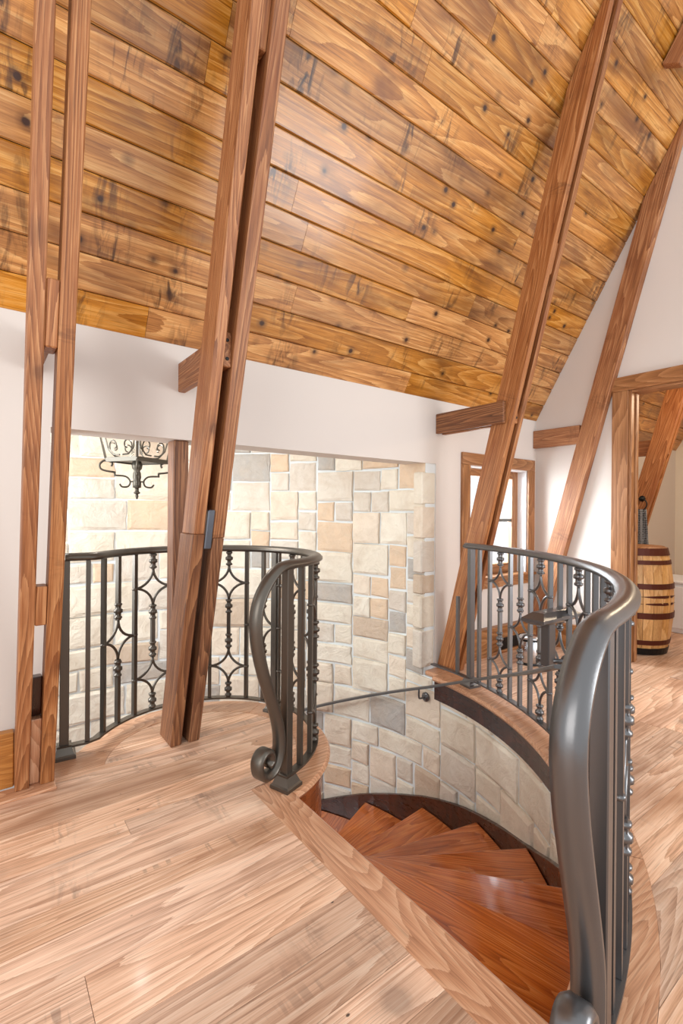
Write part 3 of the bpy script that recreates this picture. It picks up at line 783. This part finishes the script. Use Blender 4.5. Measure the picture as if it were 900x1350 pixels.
# handrail end: short post with a wide cap, bracketed to the railing
nc = Vector((2.185, 1.25, 0.0))
ep = wbox('end_post', nc.x-0.03, nc.x+0.03, nc.y-0.022, nc.y+0.022, 0.47, 0.674, 'iron', hr, 0.004, 'Z')
hx, hy = 0.17, 0.058
cv = [(-hx, -hy, 0), (hx, -hy, 0), (hx, hy, 0), (-hx, hy, 0), (-hx, -hy, 0.014), (hx, -hy, 0.014), (hx, hy, 0.014), (-hx, hy, 0.014), (-hx+0.05, -hy+0.03, 0.04), (hx-0.05, -hy+0.03, 0.04), (hx-0.05, hy-0.03, 0.04), (-hx+0.05, hy-0.03, 0.04),
      (-hx+0.03, -hy+0.02, -0.016), (hx-0.03, -hy+0.02, -0.016), (hx-0.03, hy-0.02, -0.016), (-hx+0.03, hy-0.02, -0.016)]
cf = [(8, 9, 10, 11), (15, 14, 13, 12)]+[(i, (i+1) % 4, 4+(i+1) % 4, 4+i) for i in range(4)]+[(4+i, 4+(i+1) % 4, 8+(i+1) % 4, 8+i) for i in range(4)]+[(12+i, 12+(i+1) % 4, (i+1) % 4, i) for i in range(4)]
obj('cap', mesh('cap', cv, cf), 'iron', ep, Matrix.Translation((nc.x+0.04, nc.y+0.005, 0.69)))
e = Vector((nc.x-CR.x, nc.y-CR.y, 0)).normalized()
obj('end_bracket', tube('end_bracket', [(nc.x, nc.y, 0.49), (CR.x+e.x*2.004, CR.y+e.y*2.004, 0.49)], 0.012, 8), 'iron', hr, smooth=True)

# ------------------------------------------------------------------ balustrades
HT = 0.965    # underside of the handrail profile centre
PROF = [(-0.033, -0.006), (-0.033, 0.004), (-0.027, 0.008), (-0.025, 0.013), (-0.012, 0.020), (0.0, 0.022), (0.012, 0.020), (0.025, 0.013), (0.027, 0.008), (0.033, 0.004), (0.033, -0.006), (0.020, -0.016), (-0.020, -0.016)]
BARP = [(-0.019, -0.005), (-0.019, 0.005), (0.019, 0.005), (0.019, -0.005)]
COLLAR = lathe('collar', [(0.008, -0.044), (0.020, -0.040), (0.020, -0.031), (0.012, -0.026), (0.013, -0.013), (0.023, -0.008), (0.023, 0.008), (0.013, 0.013), (0.012, 0.026), (0.020, 0.031), (0.020, 0.040), (0.008, 0.044)], 12)
for p in COLLAR.polygons: p.use_smooth = True
KNOT = lathe('ring', [(0.009, -0.008), (0.015, -0.006), (0.017, 0), (0.015, 0.006), (0.009, 0.008)], 10)
for p in KNOT.polygons: p.use_smooth = True
SHOE = mesh('base_shoe', *(lambda a: (a[0], a[1]))((
    [(s*x, t*x, z) for x, z in ((0.05, 0), (0.05, 0.014), (0.043, 0.02), (0.030, 0.052), (0.032, 0.06), (0.024, 0.062)) for s, t in ((-1, -1), (1, -1), (1, 1), (-1, 1))],
    [(3, 2, 1, 0), (20, 21, 22, 23)]+[(l*4+i, l*4+(i+1) % 4, l*4+4+(i+1) % 4, l*4+4+i) for l in range(5) for i in range(4)])))
def bar_mesh(name, segs, w=0.0105):
    return boxes(name, [(-w, w, -w, w, a, b) for a, b in segs])
ZB, ZT = 0.056, 0.952
BAR_PLAIN = bar_mesh('baluster', [(ZB, ZT)])
BAR_D1 = [bar_mesh('baluster', [q]) for q in ((ZB, 0.395), (0.605, ZT))]
BAR_D2 = [bar_mesh('baluster', [q]) for q in ((ZB, 0.14), (0.35, 0.65), (0.86, ZT))]
class Path:
    def __init__(s, pts):
        s.p = [Vector(q) for q in pts]; s.l = [0]
        for a, b in zip(s.p, s.p[1:]): s.l.append(s.l[-1]+(b-a).length)
        s.L = s.l[-1]
    def at(s, d):
        d = max(0, min(s.L, d))
        for i in range(len(s.p)-1):
            if d <= s.l[i+1] or i == len(s.p)-2:
                t = (d-s.l[i])/(s.l[i+1]-s.l[i]); return s.p[i].lerp(s.p[i+1], t), (s.p[i+1]-s.p[i]).normalized()
def balustrade(rt, path, dists, posts, start_kind=0, IR='iron'):
    """path is 2-D; dists = baluster positions along it"""
    def W(d, z):
        p, t = path.at(d); return Vector((p.x, p.y, z))
    def MW(d, z=0):
        p, t = path.at(d); return Matrix.Translation((p.x, p.y, z)) @ Matrix.Rotation(math.atan2(t.y, t.x), 4, 'Z')
    kinds = {0: 'p', 1: 'd1', 2: 'p', 3: 'd2'}
    n = len(dists)
    for i, d in enumerate(dists):
        k = kinds[(i+start_kind) % 4]
        if k == 'p' or i == 0 or i == n-1:
            o = obj('baluster', BAR_PLAIN, IR, rt, MW(d)); continue
        bs = [obj('baluster', me_, IR, rt, MW(d)) for me_ in (BAR_D1 if k == 'd1' else BAR_D2)]
        cols = (0.655, 0.345) if k == 'd1' else (0.905, 0.612, 0.40, 0.102)
        for z, bi in zip(cols, (1, 0) if k == 'd1' else (2, 1, 1, 0)): obj('collar', COLLAR, IR, bs[bi], MW(d, z))
        dl, dr = dists[i-1]-d, dists[i+1]-d
        for zc_ in ((0.5,) if k == 'd1' else (0.755, 0.245)):
            parts = []
            for sgn, wd in ((-1, dl), (1, dr)):
                for up in (1, -1):
                    pts = []
                    for q in range(9):
                        f_ = rad(90*q/8); pts.append(W(d+wd*(1-math.cos(f_)), zc_+up*0.108*(1-math.sin(f_))))
                    parts.append(tube('s', pts, 0.0075, 6))
            so = obj('star_scroll', join_meshes('star_scroll', parts), IR, rt, smooth=True)
            for dd in (dl, dr): obj('ring', KNOT, IR, so, MW(d+dd, zc_))
    for d, top in posts:
        po = obj('newel_post', bevel(boxes('newel_post', [(-0.02, 0.02, -0.02, 0.02, 0.05, top)]), 0.003, 1), IR, rt, MW(d))
        obj('base_shoe', SHOE, IR, po, MW(d, 0.0025))
    # bottom bar
    m = max(8, int(path.L/0.05)); pts, sd = [], []
    for i in range(m+1):
        p, t = path.at(path.L*i/m); pts.append((p.x, p.y, 0.05)); sd.append((t.y, -t.x, 0))
    obj('bottom_rail', sweep('bottom_rail', pts, sd, BARP), IR, rt)
Q_LEFT = [(0.0, HT), (0.06, HT-0.012), (0.125, HT-0.06), (0.175, HT-0.13), (0.195, HT-0.21), (0.185, 0.65), (0.15, 0.53), (0.105, 0.42), (0.068, 0.32), (0.05, 0.235), (0.056, 0.165), (0.088, 0.114), (0.135, 0.104), (0.172, 0.132), (0.178, 0.178), (0.152, 0.208), (0.118, 0.198), (0.108, 0.165), (0.13, 0.15)]
Q_RIGHT = [(0.0, HT), (0.07, HT-0.012), (0.145, HT-0.06), (0.2, HT-0.13), (0.22, HT-0.21), (0.205, 0.65), (0.168, 0.53), (0.13, 0.42), (0.098, 0.32), (0.084, 0.235), (0.09, 0.165), (0.12, 0.118), (0.165, 0.106), (0.207, 0.135), (0.218, 0.19), (0.19, 0.242), (0.144, 0.234), (0.13, 0.19), (0.154, 0.17)]
def drop_scroll(p0, t, q):
    """points of the handrail's drop end, heading t from newel p0"""
    pts = catmull([(a, 0, b) for a, b in q], 5)
    return [Vector((p0.x+t.x*p.x, p0.y+t.y*p.x, p.z)) for p in pts]
# --- balcony railing
rl = root('balcony_railing', 'iron balcony railing curving round the left landing behind the double post', 'railing')
LP = [(0.336, 2.667)]
for i in range(61):
    a = rad(145+(-73-145)*i/60); LP.append((C2.x+C2R*math.cos(a), C2.y+C2R*math.sin(a)))
pl_ = Path([Vector((a, b)) for a, b in LP])
a_len = lambda ang: pl_.l[1]+C2R*rad(145-ang)
ds = [0.10]+[]
d = 0.10; spc = 0.112
nb = int(round((pl_.L-0.1-0.10)/spc)); spc = (pl_.L-0.1-0.10)/nb
ds = [0.10+spc*i for i in range(nb+1)]
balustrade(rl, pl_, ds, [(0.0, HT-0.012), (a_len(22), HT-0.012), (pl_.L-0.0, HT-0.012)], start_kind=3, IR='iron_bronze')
pN, tN = pl_.at(pl_.L)
hp, hs = [], []
m = 70
for i in range(m):
    p, t = pl_.at(pl_.L*i/m); hp.append(Vector((p.x, p.y, HT))); hs.append((t.y, -t.x, 0))
dp = drop_scroll(pN, tN, Q_LEFT)
for p in dp: hp.append(p); hs.append((tN.y, -tN.x, 0))
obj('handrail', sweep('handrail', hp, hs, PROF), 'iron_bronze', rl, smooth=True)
# --- stairwell railing on the right
rr_ = root('stairwell_railing', 'iron stairwell railing sweeping round the right curb with a large near scroll', 'railing')
A_N, A_F = -80.03, 0.6
RP = [(CR.x+CRR*math.cos(rad(A_F+(A_N-A_F)*i/80)), CR.y+CRR*math.sin(rad(A_F+(A_N-A_F)*i/80))) for i in range(81)]
pr_ = Path([Vector(q) for q in RP])
dpost = CRR*rad(A_F+10.3)
nb = 22; spc = (pr_.L-0.088-(dpost+0.085))/nb
ds = [dpost+0.085+spc*i for i in range(nb+1)]
balustrade(rr_, pr_, ds, [(dpost, HT-0.012), (pr_.L, HT-0.012)], start_kind=1)
p_, t_ = pr_.at(dpost-0.13)
obj('short_bar', bar_mesh('short_bar', [(0.056, 0.60)]), 'iron', rr_, Matrix.Translation((p_.x, p_.y, 0)))
pN, tN = pr_.at(pr_.L)
hp, hs = [], []
m = 80; s0 = dpost-0.05
for i in range(m):
    p, t = pr_.at(s0+(pr_.L-s0)*i/m); hp.append(Vector((p.x, p.y, HT))); hs.append((t.y, -t.x, 0))
for p in drop_scroll(pN, tN, Q_RIGHT): hp.append(p); hs.append((tN.y, -tN.x, 0))
obj('handrail', sweep('handrail', hp, hs, PROF), 'iron', rr_, smooth=True)

# ------------------------------------------------------------------ hanging lantern
ln = root('hanging_lantern', 'scrolled iron lantern hanging in front of the pale stone wall', 'lantern')
lc = Vector((0.80, 3.22, 0)); zb = 1.515
a_c = math.atan2(-lc.y, -lc.x)    # one corner turned towards the landing
def LPt(ang, r, z): return Vector((lc.x+r*math.cos(ang), lc.y+r*math.sin(ang), z))
corn = [a_c+PI/2*k for k in range(4)]
r0, r1, zt = 0.185, 0.27, 2.02
def sq_frame(name, r, z, h, wd):
    vs, fs = [], []
    for k in range(4):
        for rr, zz in ((r, z), (r, z+h), (r-wd, z+h), (r-wd, z)): vs.append(LPt(corn[k], rr, zz))
    for k in range(4):
        for q in range(4): fs.append((k*4+q, k*4+(q+1) % 4, ((k+1) % 4)*4+(q+1) % 4, ((k+1) % 4)*4+q))
    return mesh(name, vs, fs)
obj('tray', join_meshes('tray', [sq_frame('t', r0, zb-0.02, 0.026, 0.02), prism('t', [(LPt(c, r0-0.01, 0).x, LPt(c, r0-0.01, 0).y) for c in corn], zb-0.012, zb-0.004)]), 'iron_dark', ln)
obj('top_frame', sq_frame('top_frame', r1, zt, 0.03, 0.025), 'iron_dark', ln)
for c in corn:
    obj('corner_bar', tube('corner_bar', [LPt(c, r0-0.006, zb), LPt(c, r0+0.02, zb+0.12), LPt(c, r1-0.01, zt)], 0.0075, 6), 'iron_dark', ln)
    obj('roof_bar', tube('roof_bar', catmull([LPt(c, r1-0.01, zt+0.02), LPt(c, 0.14, zt+0.13), LPt(c, 0.03, zt+0.32)], 5), 0.007, 6), 'iron_dark', ln)
def spiral2(cx_, cz_, r, turns, a0, hand=1, n=18):
    return [(cx_+r*(1-0.75*i/n)*math.cos(a0+hand*2*PI*turns*i/n), cz_+r*(1-0.75*i/n)*math.sin(a0+hand*2*PI*turns*i/n)) for i in range(n+1)]
for k in range(4):
    ca_, cb_ = corn[k], corn[(k+1) % 4]
    def FP(u, v):   # u across -1..1, v height
        z = zb+v; t = (z-zb)/(zt-zb); rr = (r0-0.01)+(r1-r0)*t
        return LPt(ca_, rr, z)*((1-u)/2)+LPt(cb_, rr, z)*((1+u)/2)
    parts = []
    for s in (-1, 1):
        for (cu, cv_, rr, a0, hd, tn) in ((0.40, 0.075, 0.052, -PI/2, 1, 1.0), (0.42, 0.24, 0.055, PI/2, -1, 1.0), (0.35, 0.36, 0.05, -PI/2, 1, 1.0)):
            sp = spiral2(0, 0, rr, tn, a0, hd)
            parts.append(tube('s', [FP(s*(cu+x/0.15), cv_+y_) for x, y_ in sp], 0.0045, 5))
        parts.append(tube('s', [FP(s*u, v) for u, v in ((0.10, 0.02), (0.45, 0.022), (0.78, 0.06), (0.88, 0.16), (0.80, 0.28), (0.5, 0.30))], 0.005, 5))
    obj('scroll_panel', join_meshes('scroll_panel', parts), 'iron_dark', ln)
# stem, finial and lower scroll arms
obj('stem', lathe('stem', [(0.012, 0.02), (0.02, 0), (0.034, -0.03), (0.03, -0.055), (0.018, -0.07), (0.024, -0.085), (0.026, -0.11), (0.022, -0.13), (0.026, -0.135), (0.026, -0.175), (0.012, -0.18), (0.012, -0.2), (0.02, -0.205), (0.02, -0.212), (0.008, -0.218), (0.011, -0.228), (0.006, -0.245), (0.002, -0.25)], 10), 'iron_dark', ln, Matrix.Translation((lc.x, lc.y, zb)), smooth=True)
for c in [a+PI/4+PI/4 for a in corn]:
    q2 = [(0.147, -0.047), (0.142, -0.028), (0.156, -0.017), (0.186, -0.012), (0.212, -0.038), (0.198, -0.07), (0.125, -0.084)]
    q1 = [(0.132, -0.102), (0.067, -0.107), (0.040, -0.136), (0.050, -0.168), (0.084, -0.173), (0.1, -0.155)]
    p1 = catmull([LPt(c, a, zb+b) for a, b in q1], 4); p2 = catmull([LPt(c, a, zb+b) for a, b in q2], 4)
    obj('scroll_arm', join_meshes('scroll_arm', [tube('s', p1, 0.0062, 6), tube('s', p2, 0.0065, 6), tube('s', [LPt(c, 0.128, zb-0.08), LPt(c, 0.128, zb-0.108)], 0.0062, 6), tube('s', [LPt(c, 0.0, zb-0.138), LPt(c, 0.042, zb-0.138)], 0.005, 6)]), 'iron_dark', ln, smooth=True)
obj('chain', tube('chain', [(lc.x, lc.y, zt+0.3), (lc.x, lc.y, 3.0)], 0.009, 6), 'iron_dark', ln)
ca_ = obj('candle_holder', lathe('candle_holder', [(0.03, 0), (0.034, 0.02), (0.02, 0.03), (0.014, 0.035), (0.014, 0.12), (0.006, 0.135)], 10), 'iron_dark', ln, Matrix.Translation((lc.x+0.05, lc.y+0.02, zb+0.14)), smooth=True)
lp = point('lantern_bulb', (lc.x+0.05, lc.y+0.02, zb+0.31), 20, (1.0, 0.97, 0.93), 0.03)
obj('centre_rod', tube('centre_rod', [(lc.x, lc.y, zb), (lc.x, lc.y, zt+0.32)], 0.007, 6), 'iron_dark', ln)

# ------------------------------------------------------------------ bathroom beyond the door
bar = root('barrel', 'wooden wine barrel with dark iron hoops standing inside the doorway', 'barrel')
bc = Vector((4.70, 1.865, 0)); BH = 0.90
def br_(z): t = (z/BH-0.5)*2; return 0.288-0.052*t*t
ns = 22
for k in range(ns):
    vs, fs = [], []
    a0, a1 = 2*PI*k/ns+0.006, 2*PI*(k+1)/ns-0.006
    zs = [0.0+BH*i/6 for i in range(7)]
    for z in zs:
        for a, dr in ((a0, 0), (a1, 0), (a1, -0.02), (a0, -0.02)):
            vs.append(((z), (br_(z)+dr)*math.cos(a), (br_(z)+dr)*math.sin(a)))
    for i in range(6):
        for q in range(4): fs.append((i*4+q, i*4+(q+1) % 4, i*4+4+(q+1) % 4, i*4+4+q))
    fs += [(0, 1, 2, 3), (27, 26, 25, 24)]
    obj('stave', mesh('stave', vs, fs), 'barrel', bar, frame(bc+Vector((0, 0, 0.003)), Vector((0, 0, 1)), Vector((1, 0, 0)), Vector((0, 1, 0))))
for z0, z1, mt in ((0.0, 0.055, 'hoop_black'), (0.085, 0.125, 'hoop'), (0.31, 0.36, 'hoop'), (0.56, 0.605, 'hoop'), (0.765, 0.80, 'hoop'), (0.84, 0.90, 'hoop')):
    pr = [(br_(z0)-0.004, z0), (br_(z0)+0.004, z0), (br_(z1)+0.004, z1), (br_(z1)-0.004, z1)]
    vs, fs = [], []; sg = 40
    for k in range(sg):
        a = 2*PI*k/sg
        for r, z in pr: vs.append((r*math.cos(a), r*math.sin(a), z))
    for k in range(sg):
        for q in range(4): fs.append((k*4+q, k*4+(q+1) % 4, ((k+1) % sg)*4+(q+1) % 4, ((k+1) % sg)*4+q))
    h = obj('hoop', mesh('hoop', vs, fs), mt, bar, Matrix.Translation(bc+Vector((0, 0, 0.004))))
obj('barrel_top', lathe('barrel_top', [(0.22, 0.885), (0.228, 0.905), (0.21, 0.918), (0.001, 0.918)], 32), 'casing', bar, Matrix.Translation(bc), smooth=False)
for z in (0.44, 0.50):
    th = [(-0.95, 0.0), (-1.25, 0.008), (-1.6, 0.011), (-1.95, 0.008), (-2.3, 0.0)]
    vs = []
    for a, h in th: vs += [((br_(z)+0.002)*math.cos(a-0.35), (br_(z)+0.002)*math.sin(a-0.35), z-h-0.001), ((br_(z)+0.002)*math.cos(a-0.35), (br_(z)+0.002)*math.sin(a-0.35), z+h+0.001)]
    fs = [(2*i, 2*i+2, 2*i+3, 2*i+1) for i in range(len(th)-1)]
    me = mesh('slot_mark', vs, fs); o = obj('slot_mark', me, 'hoop', bar, Matrix.Translation(bc))
    md = o.modifiers.new('s', 'SOLIDIFY'); md.thickness = 0.004
# towel ring on the bathroom timber
tr = root('towel_ring', 'dark iron ring on the bathroom timber holding a patterned towel', 'towel ring')
tp = Vector((5.497, 2.125, 1.355))
obj('mount', lathe('mount', [(0.03, 0), (0.03, 0.012), (0.012, 0.02), (0.012, 0.05), (0.002, 0.052)], 12), 'black', tr, frame(tp, Vector((0, 1, 0)), Vector((0, 0, 1)), Vector((-1, 0, 0))) if False else Matrix.Translation(tp) @ Matrix.Rotation(-PI/2, 4, 'Y'), smooth=True)
pts = [(tp.x-0.045, tp.y+0.06*math.sin(2*PI*i/24), tp.z-0.06+0.06*math.cos(2*PI*i/24)) for i in range(25)]
obj('ring', tube('ring', pts, 0.006, 6), 'black', tr, smooth=True)
vs, fs = [], []
nx, nz = 8, 10
for j in range(nz+1):
    for i in range(nx+1):
        u = i/nx-0.5; v = j/nz
        wdt = 0.11+0.05*v
        vs.append((tp.x-0.05+0.010*math.sin(u*14)*(0.4+v), tp.y+u*wdt*1.1, tp.z-0.11-0.42*v))
for j in range(nz):
    for i in range(nx): fs.append((j*(nx+1)+i, j*(nx+1)+i+1, (j+1)*(nx+1)+i+1, (j+1)*(nx+1)+i))
tw = obj('hand_towel', mesh('hand_towel', vs, fs), 'towel', smooth=True)
md = tw.modifiers.new('s', 'SOLIDIFY'); md.thickness = 0.012
tag(tw, 'black and white patterned hand towel hanging above the barrel', 'towel')
# white cabinet by the bathroom wall
cb = root('low_cabinet', 'low white cabinet with a small dark pull beside the barrel', 'cabinet')
wbox('body', 5.62, 6.2, 0.9, 2.16, 0.0, 0.5, 'white', cb, 0.006)
wbox('top', 5.60, 6.22, 0.88, 2.18, 0.5, 0.525, 'white', cb, 0.006)
dr = wbox('door', 5.602, 5.62, 0.93, 1.6, 0.05, 0.47, 'white', cb, 0.004)
dr2 = wbox('door', 5.602, 5.62, 1.62, 2.14, 0.05, 0.47, 'white', cb, 0.004)
obj('pull', lathe('pull', [(0.006, 0), (0.006, 0.02), (0.012, 0.026), (0.001, 0.032)], 8), 'black', dr2, Matrix.Translation((5.602, 1.9, 0.36)) @ Matrix.Rotation(-PI/2, 4, 'Y'))
# ceiling grille in the bathroom
gr = root('ceiling_grille', 'grey louvred air grille on the sloped plank ceiling through the doorway', 'vent')
gu = (2.62-CZ)/E_.z
gm = lambda x, u: frame(cpt(x, u, 0.0), Vector((1, 0, 0)), E_, NN)
GX = 5.02
for a, b, c, d_ in ((0, 0.14, 0, 0.02), (0, 0.14, 0.28, 0.30), (0, 0.02, 0.02, 0.28), (0.12, 0.14, 0.02, 0.28)):
    obj('frame_bar', boxes('frame_bar', [(a, b, c, d_, 0.001, 0.014)]), 'grille', gr, gm(GX, gu))
for i in range(9):
    obj('louvre', boxes('louvre', [(0.02, 0.12, 0.03+i*0.028, 0.045+i*0.028, 0.002, 0.009)]), 'grille', gr, gm(GX, gu))

# ------------------------------------------------------------------ small things by the window
rg = root('floor_register', 'black vent plate on the baseboard below the window', 'vent')
wbox('plate', 3.56, 3.92, YW-0.07, YW-0.061, 0.03, 0.125, 'black', rg, 0.002)
for i in range(6): wbox('louvre', 3.58, 3.90, YW-0.0725, YW-0.0702, 0.04+i*0.013, 0.047+i*0.013, 'black', rg, 0)
bn = root('waste_bin', 'small brushed steel pedal bin on the floor under the window', 'bin')
bpz = Vector((3.52, 2.17, 0.001))
obj('body', lathe('body', [(0.08, 0.012), (0.086, 0.018), (0.086, 0.185), (0.083, 0.188)], 28), 'chrome', bn, Matrix.Translation(bpz), smooth=True)
obj('base', lathe('base', [(0.088, 0), (0.09, 0.004), (0.088, 0.016), (0.08, 0.018)], 28), 'black', bn, Matrix.Translation(bpz), smooth=True)
obj('rim', lathe('rim', [(0.084, 0.186), (0.09, 0.188), (0.09, 0.2), (0.084, 0.202)], 28), 'black', bn, Matrix.Translation(bpz), smooth=True)
obj('lid', lathe('lid', [(0.088, 0.2), (0.088, 0.206), (0.07, 0.22), (0.03, 0.226), (0.001, 0.227)], 28), 'chrome', bn, Matrix.Translation(bpz), smooth=True)
obj('pedal', bevel(boxes('pedal', [(-0.025, 0.025, -0.13, -0.08, 0.008, 0.016)]), 0.003, 1), 'black', bn, Matrix.Translation(bpz))
